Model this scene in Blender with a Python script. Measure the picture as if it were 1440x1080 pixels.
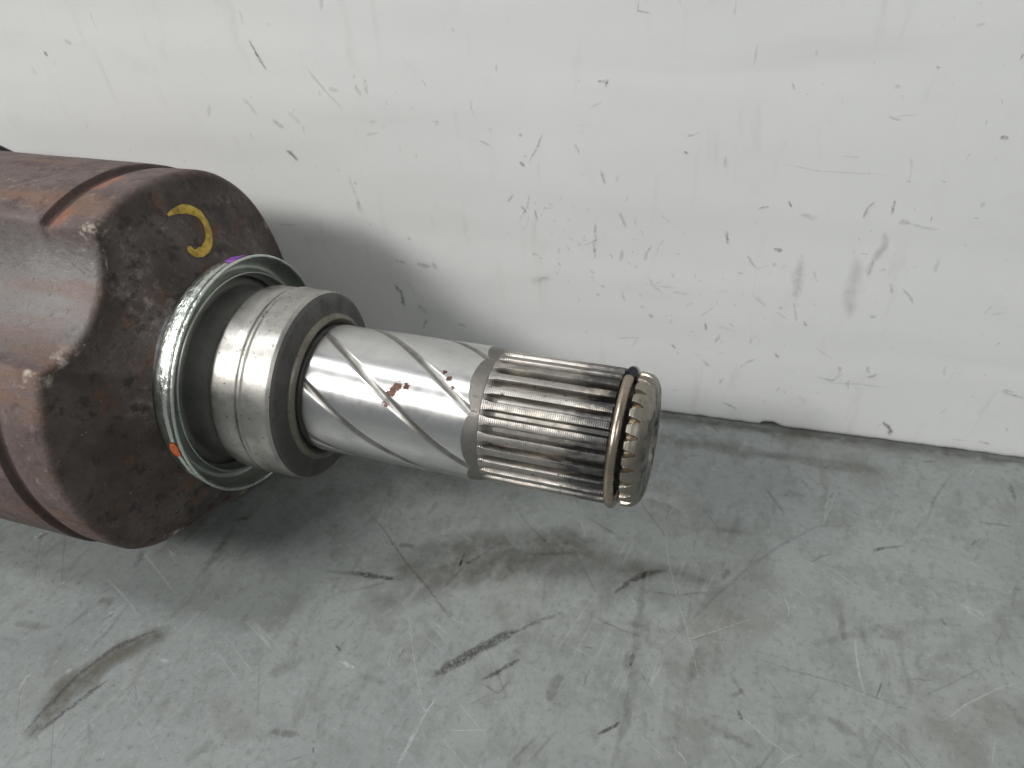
import bpy, bmesh, math, random
from mathutils import Vector, Matrix, noise as mnoise

for o in list(bpy.data.objects): bpy.data.objects.remove(o)
scene = bpy.context.scene
COL = scene.collection
MM = 0.001
AXIS_H = 46.1            # height of the shaft axis over the bench, mm

# ------------------------------------------------------------------ camera
cam_d = bpy.data.cameras.new('camera')
cam = bpy.data.objects.new('camera', cam_d); COL.objects.link(cam)
cam_d.sensor_width = 36.0
cam_d.lens = 36.0*1047.45/1440.0
cam_d.clip_start = 0.005; cam_d.clip_end = 50.0
rx = Vector((0.94899448, 0.30790411, -0.06785676))
up = -Vector((0.15116681, -0.6332013, -0.75908149))
bk = -Vector((-0.27669131, 0.71010645, -0.64744942))
cam.matrix_world = Matrix(((rx.x, up.x, bk.x, 0.0459746), (rx.y, up.y, bk.y, -0.1085375), (rx.z, up.z, bk.z, 0.1546375), (0, 0, 0, 1)))
cam_d.dof.use_dof = True
cam_d.dof.focus_distance = 0.160
cam_d.dof.aperture_fstop = 20.0
scene.camera = cam

# ------------------------------------------------------------------ world and lamps (indoor ceiling lamps and an added fill)
world = bpy.data.worlds.new('World'); scene.world = world; world.use_nodes = True
bg = world.node_tree.nodes['Background']
bg.inputs['Color'].default_value = (0.93, 0.98, 1.0, 1)
bg.inputs['Strength'].default_value = 0.27

def area(name, loc, target, sx, sy, watts, col=(1, 1, 1)):
    d = bpy.data.lights.new(name, 'AREA'); d.shape = 'RECTANGLE'; d.size = sx; d.size_y = sy
    d.energy = watts; d.color = col
    o = bpy.data.objects.new(name, d); COL.objects.link(o); o.location = loc
    q = (Vector(target)-Vector(loc)).to_track_quat('-Z', 'Y'); o.rotation_euler = q.to_euler()
    return o
area('ceiling_lamp_front_left', (-0.54, -0.60, 0.70), (-0.03, 0, 0.04), 0.37, 0.15, 8.2, (1.0, 0.985, 0.96))
area('ceiling_lamp_overhead', (-0.85, -0.28, 1.75), (-0.03, 0, 0.03), 0.22, 0.12, 11.5, (0.97, 0.99, 1.0))

area('fill_lamp_front_right', (0.95, -0.80, 1.15), (-0.03, 0, 0.04), 0.5, 0.22, 3.2, (1.0, 0.985, 0.96))  # added fill, lifts the wall shadow and the housing's end face

scene.view_settings.view_transform = 'Standard'
scene.view_settings.look = 'None'
scene.view_settings.exposure = 0.0
scene.view_settings.gamma = 1.0
scene.view_settings.use_curve_mapping = False
scene.render.engine = 'CYCLES'
cy = scene.cycles
cy.max_bounces = 5; cy.diffuse_bounces = 3; cy.glossy_bounces = 3; cy.transparent_max_bounces = 6; cy.transmission_bounces = 1
cy.use_adaptive_sampling = True; cy.adaptive_threshold = 0.03

# ------------------------------------------------------------------ node helpers
class NT:
    def __init__(s, name):
        s.m = bpy.data.materials.new(name); s.m.use_nodes = True
        s.t = s.m.node_tree; s.b = s.t.nodes['Principled BSDF']; s.out = s.t.nodes['Material Output']
    def n(s, typ, **kw):
        nd = s.t.nodes.new(typ)
        for k, v in kw.items(): setattr(nd, k, v)
        return nd
    def l(s, a, b): s.t.links.new(a, b)
    def setv(s, sock, v):
        if hasattr(v, 'links'): s.l(v, sock)
        else: sock.default_value = v
    def math(s, op, a, b=0.0, c=0.0, clamp=False):
        nd = s.n('ShaderNodeMath', operation=op, use_clamp=clamp)
        for i, v in enumerate((a, b, c)): s.setv(nd.inputs[i], v)
        return nd.outputs[0]
    def ramp(s, v, a, b, lo=0.0, hi=1.0, smooth=True):
        nd = s.n('ShaderNodeMapRange', interpolation_type='SMOOTHSTEP' if smooth else 'LINEAR')
        s.setv(nd.inputs['Value'], v); nd.inputs['From Min'].default_value = a; nd.inputs['From Max'].default_value = b
        nd.inputs['To Min'].default_value = lo; nd.inputs['To Max'].default_value = hi
        return nd.outputs['Result']
    def mix(s, f, a, b):
        nd = s.n('ShaderNodeMix', data_type='RGBA')
        s.setv(nd.inputs['Factor'], f)
        for k, v in ((6, a), (7, b)):
            s.setv(nd.inputs[k], v if hasattr(v, 'links') else (v[0], v[1], v[2], 1))
        return nd.outputs[2]
    def coord(s, rnd=False):
        c = s.n('ShaderNodeTexCoord').outputs['Object']
        if rnd:
            oi = s.n('ShaderNodeObjectInfo'); mu = s.math('MULTIPLY', oi.outputs['Random'], 3.0)
            va = s.n('ShaderNodeVectorMath', operation='ADD'); s.l(c, va.inputs[0])
            cb = s.n('ShaderNodeCombineXYZ'); s.l(mu, cb.inputs[1]); s.l(cb.outputs[0], va.inputs[1])
            return va.outputs[0]
        return c
    def noise(s, co, scale, detail=4, rough=0.55, stretch=None, dist=0.0):
        if stretch:
            mp = s.n('ShaderNodeMapping'); mp.inputs['Scale'].default_value = stretch; s.l(co, mp.inputs['Vector']); co = mp.outputs[0]
        nd = s.n('ShaderNodeTexNoise'); nd.inputs['Scale'].default_value = scale; nd.inputs['Detail'].default_value = detail
        nd.inputs['Roughness'].default_value = rough; nd.inputs['Distortion'].default_value = dist; s.l(co, nd.inputs['Vector'])
        return nd.outputs['Fac']
    def bump(s, h, strength, dist, prev=None):
        nd = s.n('ShaderNodeBump'); nd.inputs['Strength'].default_value = strength; nd.inputs['Distance'].default_value = dist
        s.l(h, nd.inputs['Height'])
        if prev is not None: s.l(prev, nd.inputs['Normal'])
        return nd.outputs['Normal']
    def attr(s, name):
        nd = s.n('ShaderNodeAttribute', attribute_name=name); return nd.outputs['Fac']
    def sx(s, co):
        nd = s.n('ShaderNodeSeparateXYZ'); s.l(co, nd.inputs[0]); return nd.outputs
    def put(s, **kw):
        for k, v in kw.items():
            s.setv(s.b.inputs[{'col': 'Base Color', 'metal': 'Metallic', 'rough': 'Roughness', 'normal': 'Normal', 'aniso': 'Anisotropic', 'arot': 'Anisotropic Rotation', 'tan': 'Tangent', 'spec': 'Specular IOR Level', 'coat': 'Coat Weight', 'coatr': 'Coat Roughness'}[k]], v if not (k == 'col' and isinstance(v, tuple)) else (v[0], v[1], v[2], 1))
        return s.m

# ------------------------------------------------------------------ materials
def hairlines(t, co, ang, scale, stretch, eps, gate_scale, seed):
    mp = t.n('ShaderNodeMapping'); mp.inputs['Rotation'].default_value = (0, 0, math.radians(ang)); mp.inputs['Location'].default_value = (seed, seed*.7, 0); t.l(co, mp.inputs['Vector'])
    n = t.noise(mp.outputs[0], scale, 2, .5, (1, stretch, 1), .25)
    ln = t.ramp(t.math('ABSOLUTE', t.math('SUBTRACT', n, .5)), eps, 0)
    return t.math('MULTIPLY', ln, t.ramp(t.noise(mp.outputs[0], gate_scale, 2), .52, .66))
def mat_bench():
    t = NT('grey_bench_paint'); co = t.coord()
    big = t.noise(co, 16, 4, .6); mid = t.noise(co, 110, 5, .7); fine = t.noise(co, 650, 4, .7)
    streak = t.noise(co, 75, 4, .65, (3.2, 1.0, 1), .5)
    c = t.mix(t.ramp(big, .30, .70), (.196, .214, .208), (.246, .262, .254))
    c = t.mix(t.math('MULTIPLY', t.ramp(mid, .44, .66), .45), c, (.135, .143, .136))
    c = t.mix(t.math('MULTIPLY', t.ramp(t.noise(co, 28, 4, .65), .52, .68), .35), c, (.155, .142, .118))
    c = t.mix(t.math('MULTIPLY', t.ramp(streak, .53, .70), .42), c, (.125, .122, .110))
    c = t.mix(t.math('MULTIPLY', t.ramp(fine, .52, .70), .45), c, (.100, .102, .096))
    c = t.mix(t.math('MULTIPLY', t.ramp(fine, .44, .30), .30), c, (.36, .375, .37))
    dk = t.math('MAXIMUM', hairlines(t, co, 25, 60, .035, .012, 60, .3), hairlines(t, co, -40, 60, .04, .010, 50, .8))
    lt = t.math('MAXIMUM', hairlines(t, co, -62, 95, .035, .007, 55, 1.3), hairlines(t, co, 12, 90, .04, .006, 45, 2.1))
    c = t.mix(t.math('MULTIPLY', dk, .38), c, (.06, .058, .052))
    c = t.mix(t.math('MULTIPLY', lt, .24), c, (.46, .48, .47))
    r = t.ramp(mid, .25, .75, .28, .50)
    nrm = t.bump(mid, .22, .0008); nrm = t.bump(t.math('ADD', dk, lt), -.25, .0002, nrm)
    return t.put(col=c, rough=r, normal=nrm, spec=.5)

def mat_wall():
    t = NT('scuffed_white_paint'); co = t.coord()
    big = t.noise(co, 11, 4, .55); mid = t.noise(co, 75, 5, .65); fine = t.noise(co, 1100, 2, .6)
    strk = t.noise(co, 26, 3, .6, (.55, 1, 3.2))
    vst = t.noise(co, 40, 3, .65, (4.0, 1, .8), .3)
    c = t.mix(t.ramp(big, .30, .70), (.690, .695, .680), (.725, .728, .714))
    c = t.mix(t.math('MULTIPLY', t.ramp(mid, .55, .78), .22), c, (.50, .505, .49))
    c = t.mix(t.math('MULTIPLY', t.ramp(strk, .56, .74), .20), c, (.52, .52, .50))
    c = t.mix(t.math('MULTIPLY', t.ramp(vst, .58, .74), .24), c, (.50, .49, .46))
    v = t.n('ShaderNodeTexVoronoi', feature='F1'); v.inputs['Scale'].default_value = 190; t.l(co, v.inputs['Vector'])
    gate = t.ramp(t.noise(co, 45, 2), .55, .66)
    c = t.mix(t.math('MULTIPLY', t.math('MULTIPLY', t.ramp(v.outputs['Distance'], .13, .04), gate), .5), c, (.20, .19, .17))
    wv = t.noise(co, 16, 2, .5, (.25, 1, 1.6))
    nrm = t.bump(wv, .22, .006); nrm = t.bump(mid, .12, .0006, nrm)
    return t.put(col=c, rough=t.ramp(mid, .3, .7, .36, .5), normal=nrm, spec=.45)

def mat_mark(name, col, rough, nsc, lo, hi):
    t = NT(name); co = t.coord()
    nz = t.noise(co, nsc, 4, .7)
    f = t.math('MULTIPLY', t.attr('mark'), t.ramp(nz, lo, hi, .12, 1.0), clamp=True)
    t.put(col=col, rough=rough)
    tr = t.n('ShaderNodeBsdfTransparent'); mx = t.n('ShaderNodeMixShader')
    t.l(f, mx.inputs[0]); t.l(tr.outputs[0], mx.inputs[1]); t.l(t.b.outputs[0], mx.inputs[2]); t.l(mx.outputs[0], t.out.inputs['Surface'])
    return t.m

def mat_rust():
    t = NT('rusty_forged_steel'); co = t.coord()
    n1 = t.noise(co, 70, 6, .65); n2 = t.noise(co, 230, 6, .7); n3 = t.noise(co, 800, 4, .65)
    n4 = t.noise(co, 34, 5, .6); al = t.noise(co, 60, 5, .6, (.35, 2.0, 2.0))
    face = t.attr('face'); worn = t.attr('worn')
    n5 = t.noise(co, 480, 5, .72); n6 = t.noise(co, 150, 5, .7)
    side = t.mix(t.ramp(n1, .30, .70), (.088, .061, .056), (.138, .103, .097))
    side = t.mix(t.math('MULTIPLY', t.ramp(al, .50, .70), .6), side, (.19, .098, .058))
    side = t.mix(t.math('MULTIPLY', t.ramp(n2, .50, .68), .55), side, (.052, .034, .033))
    side = t.mix(t.math('MULTIPLY', t.ramp(n5, .57, .67), .6), side, (.25, .19, .155))
    fc = t.mix(t.ramp(n1, .36, .66), (.060, .047, .042), (.118, .096, .088))
    fc = t.mix(t.math('MULTIPLY', t.math('MULTIPLY', t.ramp(n5, .48, .64), t.ramp(n4, .48, .60)), .60), fc, (.25, .215, .185))
    fc = t.mix(t.math('MULTIPLY', t.ramp(n2, .47, .38), .8), fc, (.028, .022, .021))
    fc = t.mix(t.math('MULTIPLY', t.ramp(n6, .55, .68), .55), fc, (.165, .072, .036))
    fc = t.mix(t.math('MULTIPLY', t.ramp(n5, .66, .72), .8), fc, (.36, .30, .25))
    c = t.mix(face, side, fc)
    wn = t.math('MULTIPLY', worn, t.ramp(n4, .28, .60, .65, 1.0))
    silver = t.mix(t.ramp(n2, .35, .68), (.145, .138, .133), (.22, .212, .206))
    silver = t.mix(t.math('MULTIPLY', t.ramp(al, .48, .70), .7), silver, (.17, .105, .090))
    silver = t.mix(t.math('MULTIPLY', t.ramp(n5, .58, .68), .6), silver, (.075, .058, .055))
    c = t.mix(wn, c, silver)
    c = t.mix(t.math('MULTIPLY', t.ramp(n3, .60, .72), .55), c, (.035, .024, .022))
    gro = t.attr('groove')
    c = t.mix(t.math('MULTIPLY', gro, .85), c, (.045, .028, .024))
    edge = t.attr('edge')
    c = t.mix(t.math('MULTIPLY', edge, t.ramp(n2, .48, .62)), c, (.48, .42, .36))
    ora = t.attr('orange')
    c = t.mix(t.math('MULTIPLY', ora, t.ramp(n1, .42, .60)), c, (.33, .115, .05))
    r = t.math('SUBTRACT', t.ramp(n2, .3, .7, .66, .88), t.math('MULTIPLY', wn, .14))
    nrm = t.bump(n1, .35, .0012); nrm = t.bump(n5, .55, .0006, nrm); nrm = t.bump(n3, .5, .0003, nrm)
    return t.put(col=c, metal=t.math('MULTIPLY_ADD', wn, .25, .2), rough=r, normal=nrm)

def mat_steel(name, col, rough, aniso=0.0, arot=0.25, spots=.5, dark=(.03, .025, .02), var=.25, ribs=None, rnd=False, lathe=0.0, bumpn=.12, nscale=260, extra=None, metal=1.0, sthr=(.62, .70)):
    t = NT(name); co = t.coord(rnd)
    n1 = t.noise(co, nscale*.3, 5, .6); n2 = t.noise(co, nscale, 5, .65); n3 = t.noise(co, nscale*4, 4, .6)
    c = t.mix(t.math('MULTIPLY', t.ramp(n1, .35, .70), var), col, tuple(x*.45 for x in col))
    c = t.mix(t.math('MULTIPLY', t.ramp(n2, .45, .75), var*.8), c, tuple(x*.55 for x in col))
    c = t.mix(t.math('MULTIPLY', t.ramp(n3, *sthr), spots), c, dark)
    rr = t.ramp(n2, .3, .75, rough*.85, min(1, rough*1.35))
    nrm = t.bump(n2, bumpn, .0004)
    nrm = t.bump(n3, bumpn*.6, .0001, nrm)
    if lathe:
        lt = t.noise(co, 1.0, 3, .7, (5200, 25, 25)); nrm = t.bump(lt, lathe, .00006, nrm)
    if ribs:
        per, amt, dist = ribs
        x = t.sx(co)[0]; sn = t.math('SINE', t.math('MULTIPLY', x, 2*math.pi/per))
        nrm = t.bump(sn, amt, dist, nrm)
    if extra: c, rr, nrm = extra(t, co, c, rr, nrm, n1, n2, n3)
    kw = dict(col=c, metal=metal, rough=rr, normal=nrm)
    if aniso:
        tg = t.n('ShaderNodeTangent', direction_type='RADIAL', axis='X')
        kw.update(aniso=aniso, arot=arot, tan=tg.outputs[0])
    return t.put(**kw)

def rust_spots(t, co, c, rr, nrm, n1, n2, n3):
    x, y, z = t.sx(co)
    m = None
    for (s, a, rad) in ((-18.9, 131.5, 1.9), (-17.9, 126.0, 1.7), (-19.8, 140.0, 1.5), (-16.0, 124.5, 1.2), (-7.5, 112.6, 1.1), (-8.9, 107.5, .8), (-6.2, 119.5, .8)):
        p = Vector((s, 14.4*math.cos(math.radians(a)), 14.4*math.sin(math.radians(a))))*MM
        vd = t.n('ShaderNodeVectorMath', operation='DISTANCE'); t.l(co, vd.inputs[0]); vd.inputs[1].default_value = p
        k = t.ramp(vd.outputs['Value'], rad*MM*1.1, 0)
        m = k if m is None else t.math('MAXIMUM', m, k)
    f = t.ramp(t.math('ADD', m, t.math('MULTIPLY', t.noise(co, 2000, 3, .8), 2.0)), 1.38, 1.56)
    f = t.math('MULTIPLY', f, t.ramp(m, 0, .05))
    c = t.mix(t.math('MULTIPLY', f, .9), c, t.mix(t.ramp(n3, .4, .6), (.10, .042, .028), (.24, .12, .075)))
    gv = t.attr('groove')
    c = t.mix(gv, c, t.mix(t.ramp(n2, .35, .65), (.40, .39, .37), (.27, .258, .24)))
    rr = t.math('MAXIMUM', rr, t.math('MULTIPLY', gv, .55))
    return c, t.math('MAXIMUM', rr, t.math('MULTIPLY', f, .75)), nrm

def spline_grime_highlights(t, co, c, rr, nrm, n1, n2, n3):
    x = t.sx(co)[0]
    g = t.math('ADD', t.ramp(x, .007, .025), t.math('MULTIPLY', t.math('SUBTRACT', t.noise(co, 420, 5, .65, (.4, 1, 1)), .5), 1.9))
    c = t.mix(t.math('MULTIPLY', t.ramp(g, .45, 1.05), .82), c, (.030, .032, .036))
    w = t.ramp(t.noise(co, 330, 4, .6, (.35, 1, 1)), .56, .70)
    c = t.mix(t.math('MULTIPLY', w, .7), c, (.62, .55, .47))  # blotchy warm highlights painted over the steel
    return c, t.math('MAXIMUM', rr, t.ramp(g, .5, 1.0, .3, .5)), nrm

def cap_wear_lit_notch(t, co, c, rr, nrm, n1, n2, n3):
    x, y, z = t.sx(co)
    f = t.math('MULTIPLY', t.ramp(x, .0318, .0332), t.ramp(t.noise(co, 300, 4, .7), .44, .58))
    c = t.mix(t.math('MULTIPLY', f, .85), c, (.03, .03, .03))
    c = t.mix(t.math('MULTIPLY', t.attr('notch'), .35), c, (.55, .45, .29))  # cream tint paints the lit flanks of the notches
    return c, rr, nrm

def dents(t, co, c, rr, nrm, n1, n2, n3):
    d = t.noise(co, 380, 4, .7, (1.6, 1, 1)); g = t.ramp(t.noise(co, 40, 2), .40, .58)
    b = t.ramp(d, .35, .70)
    nrm = t.bump(t.math('MULTIPLY', b, g), .28, .0008, nrm)
    return c, rr, nrm

M_BENCH = mat_bench(); M_WALL = mat_wall(); M_RUST = mat_rust()
M_SHAFT = mat_steel('polished_ground_steel', (.62, .615, .605), .34, .75, .25, .35, (.10, .08, .07), .12, lathe=.12, bumpn=.03, extra=rust_spots, sthr=(.66, .72))
M_SEAT = mat_steel('machined_bearing_seat_steel', (.45, .435, .405), .38, .40, .25, .8, (.05, .04, .03), .55, lathe=.25, bumpn=.10)
M_DARK = mat_steel('dull_oxidised_steel', (.15, .145, .14), .55, 0, .25, .3, (.02, .02, .02), .35, bumpn=.25)
M_COLLAR = mat_steel('turned_collar_steel', (.27, .255, .235), .50, .3, .25, .4, (.03, .03, .03), .3, lathe=.6, bumpn=.15)
M_ZINC = mat_steel('zinc_plated_shield', (.62, .66, .61), .28, 0, .25, .25, (.12, .12, .10), .25, bumpn=.15, extra=dents)
M_SPLINE = mat_steel('oily_spline_steel', (.41, .385, .355), .42, 0, .25, .8, (.03, .028, .026), .65, ribs=(.00042, .38, .00005), rnd=True, bumpn=.2, extra=spline_grime_highlights)
def root_grime_highlights(t, co, c, rr, nrm, n1, n2, n3):
    c = t.mix(t.ramp(t.sx(co)[0], .0022, .0010), c, (.36, .335, .305))
    return spline_grime_highlights(t, co, c, rr, nrm, n1, n2, n3)
M_ROOT = mat_steel('grimy_spline_root', (.33, .315, .29), .42, 0, .25, .5, (.02, .02, .02), .5, bumpn=.2, extra=root_grime_highlights)
M_BLACK = mat_steel('black_grease_and_shade', (.035, .035, .038), .45, 0, .25, .3, (.01, .01, .01), .3, bumpn=.3, metal=.3)  # real grease in the ring groove, painted shade on the neck
M_CUP = mat_steel('darker_zinc', (.56, .59, .55), .34, 0, .25, .4, (.06, .06, .05), .4, bumpn=.15)  # slightly darker zinc for the inside of the cup
M_LAND = mat_steel('grey_land_steel', (.42, .42, .40), .38, 0, .25, .3, (.01, .01, .01), .3, bumpn=.15, metal=.9)  # mid grey steel between shield and seat
M_BEAD = mat_steel('brownish_bead_steel', (.26, .24, .205), .45, .3, .25, .6, (.04, .03, .025), .5, bumpn=.2)
M_CLIP = mat_steel('brown_spring_steel', (.42, .35, .28), .27, 0, .25, .5, (.05, .04, .03), .45, bumpn=.12)
M_CLIPEND = mat_steel('blued_wire_end', (.030, .032, .046), .5, 0, .25, .2, (.02, .02, .02), .3, metal=.6)
M_CAP = mat_steel('straw_coloured_steel', (.37, .34, .29), .38, 0, .25, .6, (.07, .055, .04), .6, bumpn=.16, extra=cap_wear_lit_notch)
def flat(name, col, rough, nsc=500):
    t = NT(name); co = t.coord(); nz = t.noise(co, nsc, 4, .6)
    c = t.mix(t.ramp(nz, .35, .65), col, tuple(x*.55 for x in col)); c = t.mix(t.math('MULTIPLY', t.ramp(t.noise(co, nsc*3.2, 4, .7), .56, .66), .75), c, (.07, .05, .04))
    return t.put(col=c, rough=rough, normal=t.bump(nz, .3, .0003))
M_YELLOW = flat('yellow_marker_paint', (.62, .42, .05), .6)
M_PURPLE = flat('purple_marker_paint', (.34, .10, .55), .4)
M_ORANGE = flat('orange_marker_paint', (.72, .17, .05), .5)
M_RUBBER = flat('black_rubber', (.02, .02, .021), .6)
MK = {'dark': mat_mark('dark_scuff', (.055, .050, .044), .6, 1500, .34, .58),
      'brown': mat_mark('brown_stain_and_shade', (.105, .094, .074), .5, 170, .22, .66),
      'light': mat_mark('pale_scratch', (.60, .62, .61), .5, 1200, .30, .55),
      'grey': mat_mark('grey_smudge', (.30, .295, .28), .5, 700, .25, .65)}

# ------------------------------------------------------------------ mesh helpers
def link(name, verts, faces, mat, parent=None, loc=(0, 0, 0), sharp=32, attrs=None, mats=None, fmat=None):
    me = bpy.data.meshes.new(name); me.from_pydata(verts, [], faces)
    for mm in (mats or [mat]): me.materials.append(mm)
    if fmat: me.polygons.foreach_set('material_index', fmat)
    me.polygons.foreach_set('use_smooth', [True]*len(me.polygons))
    for k, v in (attrs or {}).items():
        at = me.attributes.new(k, 'FLOAT', 'POINT'); at.data.foreach_set('value', v)
    me.update()
    if sharp: me.set_sharp_from_angle(angle=math.radians(sharp))
    o = bpy.data.objects.new(name, me); COL.objects.link(o)
    o.parent = parent; o.location = loc
    return o

def P(s, r, a):          # axial station mm, radius mm, angle rad -> metres in the axis frame
    return (s*MM, r*math.cos(a)*MM, r*math.sin(a)*MM)

def fillet(pts, rad, seg=5):
    out = [pts[0]]
    rads = rad if isinstance(rad, (list, tuple)) else [rad]*len(pts)
    for i in range(1, len(pts)-1):
        p0, p1, p2 = Vector(pts[i-1]), Vector(pts[i]), Vector(pts[i+1])
        d0 = (p0-p1); d1 = (p2-p1); l = min(rads[i], d0.length*.45, d1.length*.45)
        if l < 1e-4: out.append(tuple(p1)); continue
        a = p1+d0.normalized()*l; b = p1+d1.normalized()*l
        for k in range(seg+1):
            u = k/seg; out.append(tuple(a*(1-u)**2 + p1*2*u*(1-u) + b*u*u))
    out.append(pts[-1]); return out

def revolve(name, prof, mat, parent, loc, na=256, rf=None, sharp=32, attrf=None, capend=False, a0=0.0, a1=None, **kw):
    full = a1 is None
    n = na if full else na+1
    span = 2*math.pi if full else a1-a0
    verts = []; at = {k: [] for k in (attrf or {})}
    for (s, r) in prof:
        for j in range(n):
            a = a0+span*j/na
            ss, rr = (s, r) if rf is None else rf(s, r, a)
            verts.append(P(ss, rr, a))
            for k, f in (attrf or {}).items(): at[k].append(f(s, r, a))
    faces = []
    for i in range(len(prof)-1):
        for j in range(na):
            b = i*n+j; c = i*n+((j+1) % n if full else j+1)
            faces.append((b, c, c+n, b+n))
    if capend:
        k = len(verts); verts.append((prof[-1][0]*MM, 0, 0))
        for kk in at: at[kk].append(0.0)
        o = (len(prof)-1)*n
        for j in range(na): faces.append((o+j, o+(j+1) % n, k))
    # profile runs along +s: flip so that normals point outwards
    faces = [tuple(reversed(f)) for f in faces]
    return link(name, verts, faces, mat, parent, loc, sharp, at, **kw)

def lin(a, b, n): return [a+(b-a)*i/(n-1) for i in range(n)]
def smooth01(x): x = max(0., min(1., x)); return x*x*(3-2*x)

# ------------------------------------------------------------------ setting: bench top and wall
EX, EY = 26.875, 58.761
ED = Vector((124.347-26.875, 63.222-58.761, 0)).normalized()
WN = Vector((-ED.y, ED.x, 0))

def grid_plane(name, x0, x1, y0, y1, nx, ny, mat, th, zf):
    verts = []; faces = []
    for j in range(ny+1):
        for i in range(nx+1):
            x = x0+(x1-x0)*i/nx; y = y0+(y1-y0)*j/ny
            verts.append((x*MM, y*MM, zf(x, y)*MM))
    n1 = nx+1
    for j in range(ny):
        for i in range(nx): b = j*n1+i; faces.append((b, b+1, b+1+n1, b+n1))
    base = len(verts); ring = [i for i in range(n1)]+[j*n1+nx for j in range(1, ny+1)]+[ny*n1+i for i in range(nx-1, -1, -1)]+[j*n1 for j in range(ny-1, 0, -1)]
    for r in ring: x, y, z = verts[r]; verts.append((x, y, -th*MM))
    m = len(ring)
    for k in range(m): faces.append((ring[k], base+k, base+(k+1) % m, ring[(k+1) % m]))
    faces.append(tuple(base+k for k in range(m-1, -1, -1)))
    return link(name, verts, faces, mat, None, (0, 0, 0), 40)
bench = grid_plane('bench_top', -420, 420, -330, 150, 60, 40, M_BENCH, 20, lambda x, y: 0.0)
bench['kind'] = 'structure'

# wall panel in its own frame: u along the edge, v = into the wall, z up
def wall_bottom(u):
    b = 0.68+.16*mnoise.noise(Vector((u*.06, 3.1, 0)))+.20*mnoise.noise(Vector((u*.35, 7.7, 0)))+.12*mnoise.noise(Vector((u*1.3, 1.7, 0)))
    if 28.8 < u < 36: b += 1.15*smooth01((u-28.8)/1.6)*smooth01((36-u)/3.6)
    return b
def build_wall():
    us = [-400+4*i for i in range(88)]; us = [u for u in us if u < -40]
    us += [-40+.4*i for i in range(451)]+[142+6*i for i in range(44)]
    zs = [0, .5, 1.2, 4, 12, 30, 60, 120, 200, 330]
    verts = []; faces = []; n = len(us)
    for k, z in enumerate(zs):
        for u in us:
            b = wall_bottom(u); zz = b+z if k < 3 else max(z, b+z*.5)
            v = 0.0
            if k == 0: v = .35      # worn round lower edge
            if k == 1: v = .08
            verts.append((u*MM, v*MM, zz*MM))
    for u in us: verts.append((u*MM, 18*MM, wall_bottom(u)*MM))
    for u in us: verts.append((u*MM, 18*MM, 330*MM))
    for k in range(len(zs)-1):
        for i in range(n-1): b = k*n+i; faces.append((b, b+1, b+1+n, b+n))
    bot = len(zs)*n; top = bot+n; lt = (len(zs)-1)*n
    for i in range(n-1):
        faces.append((i+1, i, bot+i, bot+i+1)); faces.append((lt+i, lt+i+1, top+i+1, top+i)); faces.append((bot+i+1, bot+i, top+i, top+i+1))
    o = link('wall', verts, faces, M_WALL, None, (EX*MM, EY*MM, 0), 40)
    o.rotation_euler = (0, 0, math.atan2(ED.y, ED.x)); o['kind'] = 'structure'
    return o
wall = build_wall()

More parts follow.
